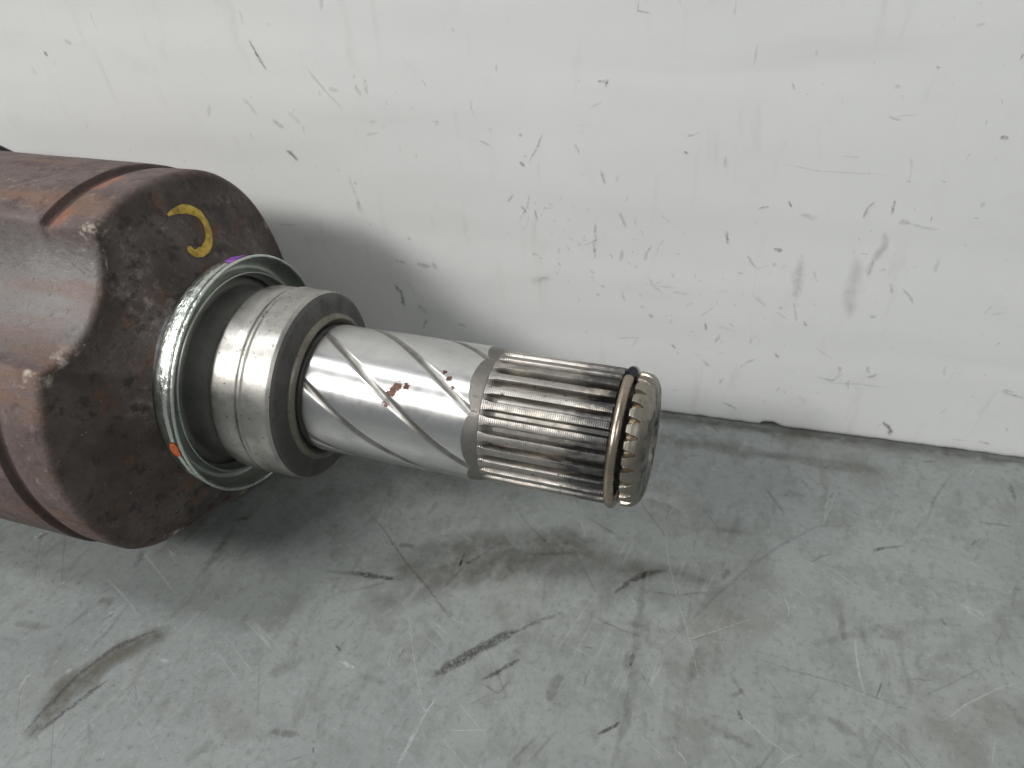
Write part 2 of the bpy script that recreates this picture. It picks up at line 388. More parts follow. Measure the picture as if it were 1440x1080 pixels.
# ------------------------------------------------------------------ scratches, scuffs, stains and painted joint shade
MARKS=[
('T','brown',0.80,8.69,[(-86.3,-72.3),(-85.2,-66.2),(-83.3,-60.4),(-80.6,-54.2),(-77.3,-49.5),(-74.2,-46.3)]),
('T','dark',0.55,1.52,[(-87.5,-73.9),(-86.9,-67.5),(-85.4,-59.2),(-82.3,-52.2),(-76.0,-45.9)]),
('T','dark',0.60,1.46,[(-84.0,-72.6),(-82.0,-67.4),(-80.0,-63.0),(-78.1,-59.5)]),
('T','dark',0.80,3.55,[(-5.9,-37.1),(-2.9,-33.5),(0.8,-29.4),(4.6,-25.6),(7.5,-22.9)]),
('T','dark',0.35,1.47,[(7.5,-22.9),(11.2,-19.2),(16.8,-14.9)]),
('T','dark',0.70,1.35,[(4.6,-35.4),(7.7,-32.4),(10.5,-29.0)]),
('T','dark',0.75,1.74,[(27.6,-6.1),(30.3,-2.3),(33.2,0.6),(38.0,3.2)]),
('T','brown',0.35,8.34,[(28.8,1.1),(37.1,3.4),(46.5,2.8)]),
('T','dark',0.75,1.88,[(-36.0,-17.8),(-31.1,-17.6),(-27.0,-16.7)]),
('T','dark',0.35,1.69,[(-43.3,-19.2),(-34.9,-17.9),(-24.6,-16.7)]),
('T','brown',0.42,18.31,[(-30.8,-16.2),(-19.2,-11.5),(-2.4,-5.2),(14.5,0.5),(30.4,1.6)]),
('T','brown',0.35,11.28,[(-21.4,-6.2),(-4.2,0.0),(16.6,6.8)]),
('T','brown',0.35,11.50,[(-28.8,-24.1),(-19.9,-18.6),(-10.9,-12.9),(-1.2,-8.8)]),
('T','dark',0.55,0.73,[(-47.5,4.7),(-34.9,-3.4),(-25.1,-11.3),(-16.9,-16.7),(-6.2,-24.8)]),
('T','dark',0.40,0.82,[(-6.3,15.5),(0.9,8.5),(8.2,3.4)]),
('T','dark',0.35,0.84,[(-13.2,-16.7),(-9.8,-8.3),(-4.2,0.0)]),
('T','dark',0.45,0.58,[(-11.2,-9.7),(-11.4,-4.2)]),
('T','dark',0.45,1.09,[(5.6,-0.8),(9.9,0.6),(14.7,2.1)]),
('T','light',0.30,0.69,[(34.7,21.1),(38.4,5.9),(42.7,-5.4),(46.3,-13.9),(49.9,-24.1)]),
('T','light',0.35,0.72,[(31.0,-5.6),(32.8,-8.1)]),
('T','dark',0.30,0.97,[(38.8,-21.3),(44.4,-11.6),(51.0,-0.1),(56.8,8.7),(64.5,18.4),(72.7,26.4),(81.1,28.6),(90.9,27.8)]),
('T','dark',0.40,0.69,[(60.1,-14.4),(69.0,-15.3),(77.6,-15.4),(85.8,-17.0),(92.5,-17.9)]),
('T','dark',0.35,0.56,[(92.7,-14.7),(99.9,-9.0),(107.3,-2.8)]),
('T','brown',0.20,2.73,[(35.2,-45.2),(36.4,-36.7),(36.0,-27.2),(34.6,-13.4),(33.3,0.2)]),
('T','dark',0.14,0.75,[(35.9,-42.8),(35.5,-33.9),(35.1,-24.1),(33.4,-11.9)]),
('T','dark',0.85,1.00,[(31.4,-40.0),(33.4,-38.2),(34.9,-36.7)]),
('T','light',0.55,0.78,[(80.9,-2.3),(81.1,-8.5),(81.8,-13.3),(82.6,-16.9)]),
('T','light',0.45,0.68,[(97.0,-18.4),(102.1,-13.1),(107.9,-8.3),(113.6,-4.8)]),
('T','light',0.50,0.63,[(58.3,-28.1),(64.2,-31.7),(69.7,-34.6)]),
('T','dark',0.70,0.94,[(57.9,-27.4),(58.8,-29.0)]),
('T','dark',0.55,1.21,[(85.8,22.0),(87.8,23.4)]),
('T','dark',0.50,0.51,[(84.8,-16.5),(86.0,-13.0)]),
('T','light',0.55,0.95,[(-5.8,-57.7),(-5.2,-51.9),(-4.9,-47.1),(-3.9,-42.8)]),
('T','light',0.50,0.62,[(-7.1,-43.7),(-4.6,-45.8),(-4.0,-42.4)]),
('T','light',0.55,0.44,[(1.5,-48.1),(9.8,-45.5)]),
('T','light',0.50,0.62,[(-6.2,-57.8),(-5.8,-53.5),(-5.6,-49.2)]),
('T','light',0.40,0.47,[(-18.4,-24.3),(-12.4,-34.9),(-8.4,-40.8),(-5.3,-44.9)]),
('T','light',0.45,1.10,[(-96.4,-66.8),(-97.2,-63.9),(-96.6,-63.0)]),
('T','light',0.80,1.26,[(-28.1,-40.3),(-24.4,-41.0)]),
('T','light',0.60,1.39,[(-68.9,-51.5),(-67.4,-51.4)]),
('T','light',0.50,1.32,[(-89.1,-60.5),(-88.3,-59.5)]),
('T','dark',0.30,0.66,[(-47.9,-43.1),(-42.8,-51.5),(-38.6,-58.5)]),
('T','dark',0.30,0.63,[(-70.8,-58.6),(-68.2,-61.3)]),
('T','brown',0.40,2.13,[(-34.3,-58.8),(-29.8,-57.8)]),
('T','dark',0.70,0.78,[(-31.2,-37.1),(-29.7,-37.8)]),
('T','dark',0.50,1.62,[(-76.4,-11.2),(-73.1,-9.3)]),
('T','dark',0.35,2.39,[(-94.3,-27.2),(-93.2,-30.9)]),
('T','dark',0.25,1.15,[(-87.2,-41.3),(-86.9,-49.3),(-87.9,-55.4)]),
('T','light',0.50,1.52,[(-127.4,-31.0),(-126.7,-29.3)]),
('T','brown',0.35,3.87,[(-74.4,-26.9),(-74.8,-20.1),(-75.5,-14.2)]),
('T','brown',0.30,7.48,[(29.9,47.1),(43.8,48.2),(59.3,48.6)]),
('T','brown',0.25,5.03,[(59.3,48.6),(74.2,49.1),(88.6,50.1)]),
('T','dark',0.35,0.98,[(97.7,33.0),(101.0,43.5),(106.2,53.8)]),
('T','dark',0.30,1.24,[(111.0,37.7),(117.3,38.2)]),
('T','dark',0.35,1.26,[(119.5,53.3),(119.9,47.2)]),
('T','dark',0.30,0.98,[(34.0,-3.8),(41.5,-3.3),(49.3,0.0)]),
('T','dark',0.30,0.64,[(10.6,-33.6),(8.7,-37.6),(4.1,-36.3)]),
('T','dark',0.30,0.73,[(23.4,-13.7),(30.5,-15.5),(35.4,-16.0)]),
('T','dark',0.30,0.89,[(16.8,14.0),(25.1,10.2)]),
('T','light',0.35,0.77,[(14.1,13.2),(17.2,8.1)]),
('T','light',0.35,0.51,[(43.4,-15.6),(50.6,-10.8),(59.4,-4.6)]),
('T','dark',0.35,0.85,[(91.6,-10.5),(95.8,-9.7)]),
('T','dark',0.50,0.98,[(99.2,5.9),(99.8,5.0)]),
('T','brown',0.14,3.51,[(71.7,-7.6),(88.0,0.6),(100.0,6.7)]),
('W','dark',0.85,1.31,[(-104.7,104.7),(-103.8,101.4),(-102.6,98.4)]),
('W','grey',0.50,0.62,[(-105.2,111.6),(-105.2,108.5)]),
('W','dark',0.45,1.87,[(-104.3,85.1),(-102.2,83.6)]),
('W','dark',0.85,1.97,[(-102.5,77.0),(-100.5,74.9)]),
('W','dark',0.35,0.64,[(-91.2,98.8),(-86.9,92.9),(-83.5,88.9)]),
('W','grey',0.60,1.79,[(-85.8,93.9),(-84.0,93.3)]),
('W','grey',0.60,1.57,[(-75.9,96.2),(-76.0,93.1)]),
('W','grey',0.35,2.77,[(-98.5,87.1),(-96.9,85.3)]),
('W','dark',0.70,1.60,[(-168.5,101.3),(-168.6,100.7)]),
('W','grey',0.50,1.90,[(-160.1,104.2),(-158.9,103.9)]),
('W','grey',0.40,1.93,[(-122.5,88.2),(-123.6,85.9)]),
('W','grey',0.30,2.31,[(-175.4,97.3),(-175.1,95.8)]),
('W','dark',0.45,0.74,[(-112.7,54.4),(-106.6,54.7)]),
('W','grey',0.60,2.16,[(-85.3,63.0),(-84.9,60.9)]),
('W','grey',0.40,0.95,[(-86.0,71.3),(-85.3,65.2),(-83.9,59.9)]),
('W','dark',0.90,2.20,[(-78.5,36.8),(-77.1,34.4)]),
('W','dark',0.85,1.77,[(-77.3,33.6),(-77.2,30.3)]),
('W','dark',0.50,2.99,[(-69.8,44.9),(-67.2,44.7)]),
('W','dark',0.50,1.71,[(-65.4,45.8),(-64.9,44.4)]),
('W','dark',0.40,1.55,[(-77.3,45.8),(-74.2,44.9)]),
('W','grey',0.50,2.82,[(-72.1,30.4),(-70.2,28.1)]),
('W','dark',0.60,1.13,[(-60.4,25.4),(-58.2,24.6)]),
('W','dark',0.50,1.71,[(-72.2,22.5),(-70.6,25.4)]),
('W','grey',0.50,0.96,[(-48.0,82.3),(-45.3,81.0)]),
('W','dark',0.70,1.36,[(-38.0,77.0),(-37.3,76.5)]),
('W','dark',0.45,0.86,[(-35.6,77.9),(-33.6,81.0),(-32.3,84.2)]),
('W','dark',0.50,0.91,[(-42.1,66.6),(-40.4,68.1)]),
('W','dark',0.45,0.55,[(-39.4,61.1),(-36.8,65.4),(-36.1,69.0)]),
('W','dark',0.55,0.79,[(-35.0,64.5),(-34.4,61.5)]),
('W','dark',0.60,1.08,[(-18.7,97.1),(-16.9,97.0)]),
('W','dark',0.50,0.79,[(-17.1,96.2),(-16.6,97.5)]),
('W','dark',0.45,0.43,[(14.1,105.0),(13.9,101.1)]),
('W','grey',0.45,0.95,[(22.3,97.5),(22.7,96.5)]),
('W','dark',0.40,0.56,[(-10.5,113.4),(-10.6,111.6),(-7.9,111.2)]),
('W','grey',0.35,0.84,[(8.9,113.3),(8.9,110.9)]),
('W','grey',0.40,1.25,[(10.5,81.0),(10.8,78.3)]),
('W','dark',0.70,0.99,[(1.4,81.8),(1.9,81.5)]),
('W','grey',0.45,0.50,[(23.7,80.0),(30.7,78.7),(38.1,78.7),(45.3,78.6)]),
('W','grey',0.40,0.65,[(35.1,82.4),(38.4,82.3)]),
('W','dark',0.50,0.92,[(19.6,68.8),(21.5,69.4)]),
('W','dark',0.75,0.76,[(25.9,71.0),(26.4,69.8)]),
('W','dark',0.50,1.01,[(42.4,68.2),(42.8,70.6),(43.7,71.9)]),
('W','dark',0.60,0.91,[(48.0,69.5),(47.9,72.7)]),
('W','grey',0.50,1.90,[(50.5,67.8),(51.8,67.5)]),
('W','grey',0.40,1.05,[(51.8,67.5),(55.5,66.6),(58.5,66.4)]),
('W','grey',0.45,2.49,[(29.6,67.8),(32.2,67.3)]),
('W','dark',0.75,1.53,[(24.7,58.4),(26.1,58.1)]),
('W','dark',0.70,1.17,[(12.9,62.2),(13.5,59.0)]),
('W','dark',0.50,0.76,[(-19.7,56.5),(-19.3,51.9)]),
('W','dark',0.40,0.60,[(-22.1,55.3),(-18.4,57.5)]),
('W','brown',0.40,1.48,[(-13.1,65.1),(-11.6,61.7)]),
('W','dark',0.45,1.06,[(-18.0,76.1),(-17.1,72.8)]),
('W','grey',0.40,0.74,[(-3.0,65.4),(-0.8,63.7)]),
('W','dark',0.50,1.04,[(-38.5,65.3),(-37.3,63.7)]),
('W','brown',0.35,3.98,[(-36.1,42.9),(-32.4,44.4)]),
('W','grey',0.50,5.10,[(31.5,55.0),(31.4,49.9),(31.3,45.7)]),
('W','brown',0.45,3.33,[(48.0,64.1),(48.1,60.4),(47.2,57.5)]),
('W','dark',0.45,2.00,[(46.8,56.9),(46.6,53.5)]),
('W','brown',0.36,6.52,[(43.6,56.2),(44.1,50.2),(44.9,41.9)]),
('W','dark',0.85,0.85,[(35.0,38.0),(35.4,37.0)]),
('W','dark',0.70,0.94,[(10.6,34.3),(11.0,32.5)]),
('W','dark',0.55,1.02,[(29.6,26.8),(30.5,25.7)]),
('W','dark',0.50,0.93,[(11.1,21.9),(13.2,19.9)]),
('W','dark',0.40,0.96,[(41.5,20.5),(45.2,19.8),(47.4,22.6)]),
('W','grey',0.35,0.98,[(43.6,19.0),(52.4,19.7),(59.4,19.6)]),
('W','dark',0.50,1.21,[(53.5,22.4),(55.4,23.4)]),
('W','dark',0.90,2.16,[(61.1,7.2),(63.3,4.9),(63.5,3.3)]),
('W','dark',0.50,0.99,[(18.5,7.2),(21.6,5.8),(22.2,4.8)]),
('W','grey',0.45,1.05,[(79.0,4.4),(81.6,4.4)]),
('W','dark',0.50,1.26,[(85.5,4.9),(87.7,4.2)]),
('W','dark',0.60,1.20,[(64.2,87.8),(65.2,87.7)]),
('W','dark',0.50,0.62,[(48.3,101.5),(48.9,101.3)]),
('W','grey',0.40,0.95,[(74.2,45.4),(74.9,47.6)]),
('W','grey',0.35,1.05,[(75.8,45.2),(78.1,45.9)]),
('W','dark',0.60,1.14,[(-4.2,35.3),(-3.6,34.9)]),
('W','dark',0.60,1.14,[(-17.3,43.3),(-16.9,43.1)]),
('W','grey',0.35,0.66,[(-5.4,45.0),(3.1,44.8)]),
('W','grey',0.40,0.62,[(27.5,40.3),(31.0,38.2)]),
('W','grey',0.40,0.84,[(9.1,36.4),(12.4,40.3)]),
('W','dark',0.50,0.90,[(85.2,22.6),(90.5,21.1)]),
('W','dark',0.40,0.92,[(85.4,23.1),(87.6,22.8)])]

layer = [0]
def resample(pts, step):
    out = [Vector(pts[0])]
    for a, b in zip(pts[:-1], pts[1:]):
        a = Vector(a); b = Vector(b); k = max(1, int((b-a).length/step))
        for i in range(1, k+1): out.append(a.lerp(b, i/k))
    return out
def strip_geo(pts, w, op, seed, lift, surf, V, F, A):
    rnd = random.Random(seed)
    q = resample(pts, max(.35, w*.35)); n = len(q)
    if n < 3: q = [q[0], q[0].lerp(q[-1], .5), q[-1]]; n = 3
    # extend ends by half a width so that short marks stay round
    d0 = (q[1]-q[0]).normalized(); d1 = (q[-1]-q[-2]).normalized()
    q = [q[0]-d0*w*.5]+q+[q[-1]+d1*w*.5]; n += 2
    base = len(V); prof = (-1, -.55, 0, .55, 1); al = (0, .75, 1, .75, 0) if (w < 5.5 and surf == 'T') or w < 1.4 else (0, .5, 1, .5, 0)
    off = rnd.uniform(0, 100)
    for i, p in enumerate(q):
        t = (q[min(i+1, n-1)]-q[max(i-1, 0)]).normalized(); nn = Vector((-t.y, t.x))
        u = i/(n-1); tap = min(1, 4*u+.05, 4*(1-u)+.05)
        ww = w*.5*(.35+.65*tap)*(1+.55*mnoise.noise(Vector((i*.5, off, 0))))
        sh = w*.22*mnoise.noise(Vector((i*.4, off+9, 0)))
        fade = min(1, i, n-1-i)*(.55+.45*tap)
        for k in range(5):
            e = p+nn*(prof[k]*ww*(1+.3*mnoise.noise(Vector((i*.9, off+k*3, 1))))+sh)
            V.append((e.x*MM, e.y*MM, lift) if surf == 'T' else (e.x*MM, -lift, e.y*MM)); A.append(al[k]*op*fade)
    for i in range(n-1):
        for k in range(4):
            b = base+i*5+k; F.append((b, b+1, b+6, b+5) if surf == 'W' else (b, b+5, b+6, b+1))
NAME = {'dark': 'scuff_mark', 'brown': 'stain_and_shade', 'light': 'scratch', 'grey': 'smudge'}
for i, (surf, kind, op, w, pts) in enumerate(MARKS):
    V, F, A = [], [], []
    layer[0] += 1
    strip_geo(pts, w*(.72 if surf == 'W' else .9), op*(.66 if kind == 'dark' else .5) if surf == 'W' else min(1, op*(1.1 if kind == 'brown' else .62 if kind == 'light' else .85))*(.62 if kind == 'dark' and sum((Vector(b)-Vector(a)).length for a, b in zip(pts[:-1], pts[1:])) > 16 and w < 1.4 else 1), i, (.00008+layer[0]*6e-7), surf, V, F, A)
    o = link(NAME[kind], V, F, MK[kind], bench if surf == 'T' else wall, (0, 0, 0), 0, {'mark': A})
    o.visible_shadow = True
CLUST = [(-26, 62, 6), (-22, 48, 7), (-2, 50, 8), (22, 46, 9), (48, 55, 10), (10, 32, 8), (-70, 92, 9), (70, 30, 12), (35, 14, 9), (-5, 18, 7), (-95, 80, 10), (60, 90, 10)]
def random_marks(surf, kind, count, seed, xr, yr, wr, lr, opr, angs):
    rnd = random.Random(seed); V, F, A = [], [], []
    for i in range(count):
        x = rnd.uniform(*xr); y = rnd.uniform(*yr)
        if surf == 'W' and rnd.random() < .72:
            cx, cy, sd = rnd.choice(CLUST); x = rnd.gauss(cx, sd*1.5); y = rnd.gauss(cy, sd)
        l = lr[0]*(lr[1]/lr[0])**(rnd.random()**1.6); w = rnd.uniform(*wr)
        a = rnd.gauss(rnd.choice(angs), 22)*math.pi/180; c = rnd.uniform(-.25, .25)
        d = Vector((math.cos(a), math.sin(a))); nn = Vector((-d.y, d.x)); p = Vector((x, y))
        pts = [p-d*l*.5, p+nn*l*c*.3, p+d*l*.5]
        if surf == 'W' and min(q.y for q in pts) < 2.5: continue
        strip_geo(pts, w, rnd.uniform(*opr), seed*1000+i, .00003+(i % 60)*5e-7+(1.5e-7 if kind == 'dark' else 0), surf, V, F, A)
    o = link('fine_scratches', V, F, MK[kind], bench if surf == 'T' else wall, (0, 0, 0), 0, {'mark': A}); o['kind'] = 'stuff'
random_marks('T', 'dark', 240, 3, (-140, 140), (-90, 62), (.2, .5), (.4, 6), (.15, .5), (60, 75, 20, 130))
random_marks('T', 'light', 150, 4, (-140, 140), (-90, 62), (.15, .38), (.4, 6), (.2, .5), (70, 60, 10, 120))
random_marks('T', 'brown', 70, 5, (-140, 140), (-90, 62), (.9, 3.5), (2, 16), (.12, .38), (40, 80, 0))
random_marks('W', 'dark', 190, 6, (-170, 110), (2, 118), (.14, .36), (.2, 1.6), (.12, .5), (80, 100, 20, 140))
random_marks('W', 'grey', 150, 7, (-170, 110), (2, 118), (.3, 1.1), (.5, 6), (.10, .30), (85, 95, 10, 120))

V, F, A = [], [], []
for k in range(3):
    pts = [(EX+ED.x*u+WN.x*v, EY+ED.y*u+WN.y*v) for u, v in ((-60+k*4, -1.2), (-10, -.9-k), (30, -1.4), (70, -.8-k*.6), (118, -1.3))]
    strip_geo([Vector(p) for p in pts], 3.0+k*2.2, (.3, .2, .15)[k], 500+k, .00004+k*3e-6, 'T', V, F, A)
link('stain_and_shade', V, F, MK['brown'], bench, (0, 0, 0), 0, {'mark': A})  # brown dirt along the wall joint, with its shade painted in
# ------------------------------------------------------------------ the drive shaft
ROOT = bpy.data.objects.new('drive_shaft', None); COL.objects.link(ROOT)
ROOT.location = (-.1, 0, 0); ROOT.empty_display_size = .02
ROOT['label'] = 'rusty car drive shaft end with bright splined steel stub lying on grey bench'
ROOT['category'] = 'drive shaft'
AX = (.1, 0, AXIS_H*MM)

# joint housing: three lobes with three hollows between them
REC = [(math.radians(125), 55.5, 19.0, .8), (math.radians(245), 6.2, 40, 0), (math.radians(5), 5.6, 58, 0)]
def smin(a, b, k):
    h = max(0., min(1., .5+.5*(b-a)/k)); return b*(1-h)+a*h-k*h*(1-h)
def section(R, a, k, s):
    r = R
    for c, DC, RC, kf in REC:
        d = (a-c+math.pi) % (2*math.pi)-math.pi
        if kf == 0:           # wide shallow hollow, narrower on the body behind the step
            wd = 26+(RC-26)*(1 if (d > 0 or RC < 50) else .3)*smooth01((s+95)/11)
            r -= DC*(1-smooth01(abs(math.degrees(d))/wd)); continue
        q = RC*RC-(DC*math.sin(d))**2
        if abs(d) < .6 and q > 0: r = smin(r, DC*math.cos(d)-math.sqrt(q), k*kf)
    return r
def recess_amount(a):
    best = 9
    for c, _, _, _ in REC: best = min(best, abs((a-c+math.pi) % (2*math.pi)-math.pi))
    return best
hp = []   # (station, mode, value)
for s in lin(-178, -92, 36): hp.append((s, 'o', 46.1))
for s, r in ((-90.5, 46.1), (-89.2, 46.05), (-88.2, 46.0), (-87.9, 45.6), (-87.5, 44.9), (-86.8, 44.6), (-86.0, 44.75), (-85.2, 45.1), (-84.2, 45.4)): hp.append((s, 'o', r))
for s in lin(-82, -77.2, 6): hp.append((s, 'o', 45.55))
for k in range(1, 8):
    u = k/7*math.pi/2; hp.append((-76.6+2.0*math.sin(u), 'i', 2.0*(1-math.cos(u))))
for k in range(1, 30):
    hp.append((-74.6+7.4*(k/29)**1.25, 'f', 1-k/29))
NA = 720
V, F = [], []; at = {'face': [], 'worn': [], 'groove': [], 'edge': [], 'orange': []}
for (s, mode, val) in hp:
    for j in range(NA):
        a = 2*math.pi*j/NA
        kk = 1.1 if s > -86 else 1.1+2.6*smooth01((-86-s)/9)
        S = section(45.55 if mode != 'o' else val, a, kk, s)
        if mode == 'o': r = S
        elif mode == 'i': r = S-val
        else: r = 25.5+(S-2.0-25.5)*val
        ra = math.degrees(recess_amount(a))
        wv = 1-smooth01((ra-14)/5) if mode == 'o' else (max(0, 1-val/1.0)*(1-smooth01((ra-14)/5)) if mode == 'i' else 0)
        if s < -86 and mode == 'o': wv = 1-smooth01((ra-12)/(11))
        wv *= (1-.4*smooth01((math.degrees(a)-130)/10))*(1-.45*smooth01((-105-s)/25))
        wob = .22*mnoise.noise(Vector((s*.08, math.cos(a)*3, math.sin(a)*3)))
        if mode == 'f': V.append(P(s+wob*.8*val, r, a))
        else: V.append(P(s, r+wob*.6, a))
        at['worn'].append(wv)
        at['face'].append(0 if mode == 'o' else (val/2.0 if mode == 'i' else 1))
        at['groove'].append((1-smooth01((abs(s+87.2)-.3)/1.1))*smooth01((ra-14)/6) if mode == 'o' else 0)
        ed = 0
        if mode == 'i' or (mode == 'o' and s > -78.5): ed = .8*(1-smooth01((abs(ra-18)-2)/6))
        at['edge'].append(ed)
        da = abs(math.degrees(a)-92)
        at['orange'].append((1-smooth01((abs(s+84.9)-.8)/1.6))*(1-smooth01((da-9)/8)) if mode == 'o' else 0)
for i in range(len(hp)-1):
    for j in range(NA):
        b = i*NA+j; c = i*NA+(j+1) % NA; F.append((b, b+NA, c+NA, c))
housing = link('joint_housing', V, F, M_RUST, ROOT, AX, 50, at)
housing['label'] = 'dark rusty three lobed joint housing with a yellow painted hook'

def face_s(r, a): return -74.6+7.4*max(0, min(1, 1-(r-25.5)/(43.55-25.5)))**1.25
# yellow painted hook on the end face
hook = [(4.19, 38.08, 0.252), (6.54, 37.87, 0.63), (9.14, 37.05, 0.966), (11.06, 35.74, 1.05), (12.21, 33.98, 1.008), (12.1, 31.99, 0.966), (10.77, 30.14, 0.966), (8.76, 29.0, 0.966), (6.46, 28.74, 0.966), (4.27, 29.28, 0.84), (3.5, 30.38, 0.798), (3.78, 31.23, 0.588)]
def crom(p, t):
    i = min(int(t), len(p)-2); f = t-i
    g = lambda k: Vector(p[max(0, min(len(p)-1, k))])
    a, b, c, d = g(i-1), g(i), g(i+1), g(i+2)
    return .5*((2*b)+(c-a)*f+(2*a-5*b+4*c-d)*f*f+(3*b-a-3*c+d)*f**3)
V, F = [], []; N = 70; c0 = None
for i in range(N):
    t = i/(N-1)*(len(hook)-1.001); q = crom(hook, t); q2 = crom(hook, min(t+.05, len(hook)-1.01)); q1 = crom(hook, max(0, t-.05))
    d = Vector((q2.x-q1.x, q2.y-q1.y)).normalized(); nn = Vector((-d.y, d.x))
    for k in (-1, -.5, 0, .5, 1):
        wd = q.z*(1+.16*mnoise.noise(Vector((i*.35, k*5, 2)))+.10*mnoise.noise(Vector((i*1.3, k*5, 4))))
        e = Vector((q.x, q.y))+nn*k*wd; r = e.length; a = math.atan2(e.y, e.x)
        wob = .22*mnoise.noise(Vector((-74*.08, math.cos(a)*3, math.sin(a)*3)))
        V.append(((face_s(r, a)+.30-.16*abs(k))*MM, e.x*MM, e.y*MM))
for i in range(N-1):
    for k in range(4): b = i*5+k; F.append((b, b+1, b+6, b+5))
pm = link('paint_mark', V, F, M_YELLOW, housing, (0, 0, 0), 0); pm['label'] = 'yellow paint hook on the rusty face'

# rubber boot behind the housing, only its edge reaches the picture
bp = fillet([(-240, 12), (-236, 19), (-226, 20), (-220, 30), (-213, 24), (-206, 38), (-199, 31), (-190, 45), (-183, 40), (-177, 47), (-176, 49.0), (-162, 50.0), (-161, 48.0), (-153, 47.8), (-151.4, 47.2), (-151.2, 46.0)], .8)
boot = revolve('rubber_boot', bp, M_RUBBER, ROOT, (AX[0], AX[1], AX[2]+.0026), 160)
boot['label'] = 'black rubber boot edge at the picture margin'

# neck between face and shield, near black as painted shade
revolve('neck', fillet([(-69, 26.2), (-66.8, 25.8), (-66, 25.2), (-64.8, 24.0)], .5), M_BLACK, ROOT, AX, 200)

# zinc plated dust shield: rolled rim, open cup towards the spline
sp = [(-66.6, 24.0), (-66.4, 26.2), (-65.9, 26.95), (-65.0, 27.25), (-63.4, 27.45), (-62.7, 27.2), (-62.2, 27.25), (-61.6, 27.85), (-60.9, 28.1), (-60.45, 27.95), (-60.35, 27.6), (-60.6, 27.3), (-61.4, 27.0), (-63.2, 26.5), (-64.6, 25.6), (-64.7, 24.6), (-63.9, 24.15), (-63.0, 24.05), (-62.6, 23.7), (-63.0, 23.3), (-66.0, 22.6)]
def rim_dents(s, r, a):
    k = .07*mnoise.noise(Vector((s*.9, math.cos(a)*16, math.sin(a)*16)))+.02*mnoise.noise(Vector((s*2, math.cos(a)*45, math.sin(a)*45)))
    return (s, r+(k if s < -61.8 and r > 26.5 else k*.25))
shield = revolve('dust_shield', fillet(sp[:12], .5, 4), M_ZINC, ROOT, AX, 420, rim_dents, 60)
revolve('shield_cup', fillet(sp[11:], .5, 4), M_CUP, shield, (0, 0, 0), 300, None, 60)['label'] = 'slightly darker inside of the shield cup'
shield['label'] = 'bright zinc plated dust shield ring'
def band_patch(name, mat, s0, s1, a0, a1, label):
    V, F = [], []; n = 14; mrow = 6
    for i in range(n+1):
        for j in range(mrow+1):
            u = i/n; v = j/mrow; a = math.radians(a0+(a1-a0)*u)
            pinch = math.sin(math.pi*min(.97, max(.03, u)))**.5
            s = (s0+s1)/2+(s1-s0)*(v-.5)*pinch*(1+.2*mnoise.noise(Vector((u*4, v, 3))))
            # radius of the shield's outside at s
            pr = [(x, y) for x, y in sp[1:10]]
            r = pr[0][1]
            for (xa, ya), (xb, yb) in zip(pr[:-1], pr[1:]):
                if xa <= s <= xb: r = ya+(yb-ya)*(s-xa)/(xb-xa)
            V.append(P(s, r+.16, a))
    for i in range(n):
        for j in range(mrow): b = i*(mrow+1)+j; F.append((b, b+1, b+mrow+2, b+mrow+1))
    o = link(name, V, F, mat, shield, (0, 0, 0), 0); o['label'] = label
band_patch('paint_mark', M_PURPLE, -65.0, -61.2, 58, 78, 'purple paint dab on top of the shield rim')
band_patch('paint_mark', M_ORANGE, -64.4, -61.9, 174.5, 182.5, 'orange paint dab low on the shield rim')

# bearing seat (shoulder)
sp2 = [(-58.0, 20.2), (-57.5, 20.6), (-56.6, 21.45), (-52.6, 21.55), (-51.2, 21.35), (-50.6, 21.4), (-50.1, 21.85), (-49.4, 21.9), (-48.9, 21.6), (-43.2, 21.75), (-42.4, 21.35)]
revolve('seal_land', fillet([(-67.5, 24.5), (-66.6, 22.2), (-65.0, 20.4), (-58.6, 20.2), (-57.9, 20.25)], .8), M_LAND, ROOT, AX, 240)['label'] = 'grey steel land inside the shield'
revolve('bearing_seat', fillet(sp2, [.4]*2+[.9]+[.5]*20, 5), M_SEAT, ROOT, AX, 320, None, 40)['label'] = 'machined steel bearing seat'
sp3 = [(-42.42, 21.36), (-41.75, 20.6), (-41.1, 17.2), (-40.9, 16.4), (-40.55, 16.1), (-40.2, 15.7), (-40.4, 15.0), (-41.0, 14.2), (-40.6, 13.4), (-39.3, 13.3)]
fl = revolve('shoulder_face', fillet(sp3, .35, 4), M_DARK, ROOT, AX, 320, None, 50); fl['label'] = 'dark dull shoulder face'
revolve('shoulder_bead', fillet([(-41.2, 17.0), (-40.75, 16.9), (-40.2, 16.4), (-39.95, 15.8), (-40.3, 15.3)], .4, 4), M_BEAD, ROOT, AX, 280, None, 60)

# polished stub with seven helical oil grooves, scalloped collar chamfer
SLOPE = 2.75; GA = 89.0; NG = 7
def groove_u(s, a_deg):
    u = ((a_deg-GA-SLOPE*s)/(360/NG)) % 1.0
    return u                                  # 0 or 1 at a groove centre
def edge_s(a_deg):
    u = groove_u(-2.0, a_deg)
    return -1.25-1.75*(math.sin(math.pi*u)**.6)
def shaft_r(s, a_deg):
    u = groove_u(s, a_deg); d = min(u, 1-u)*(2*math.pi/NG)*14.4*math.cos(math.atan(SLOPE*math.pi/180*14.4))
    crown = 14.45+.10*math.sin(math.pi*u)
    g = 1.0
    if d < g: crown -= .24*(.5+.5*math.cos(math.pi*d/g))**.8
    return crown, d
NA2 = 900; V, F, fm = [], [], []
rows = [-40.0, -39.7, -39.4, -39.1, -38.8]+lin(-38.5, -3.2, 110)
ext = 8; allrows = len(rows)+ext
gd = []
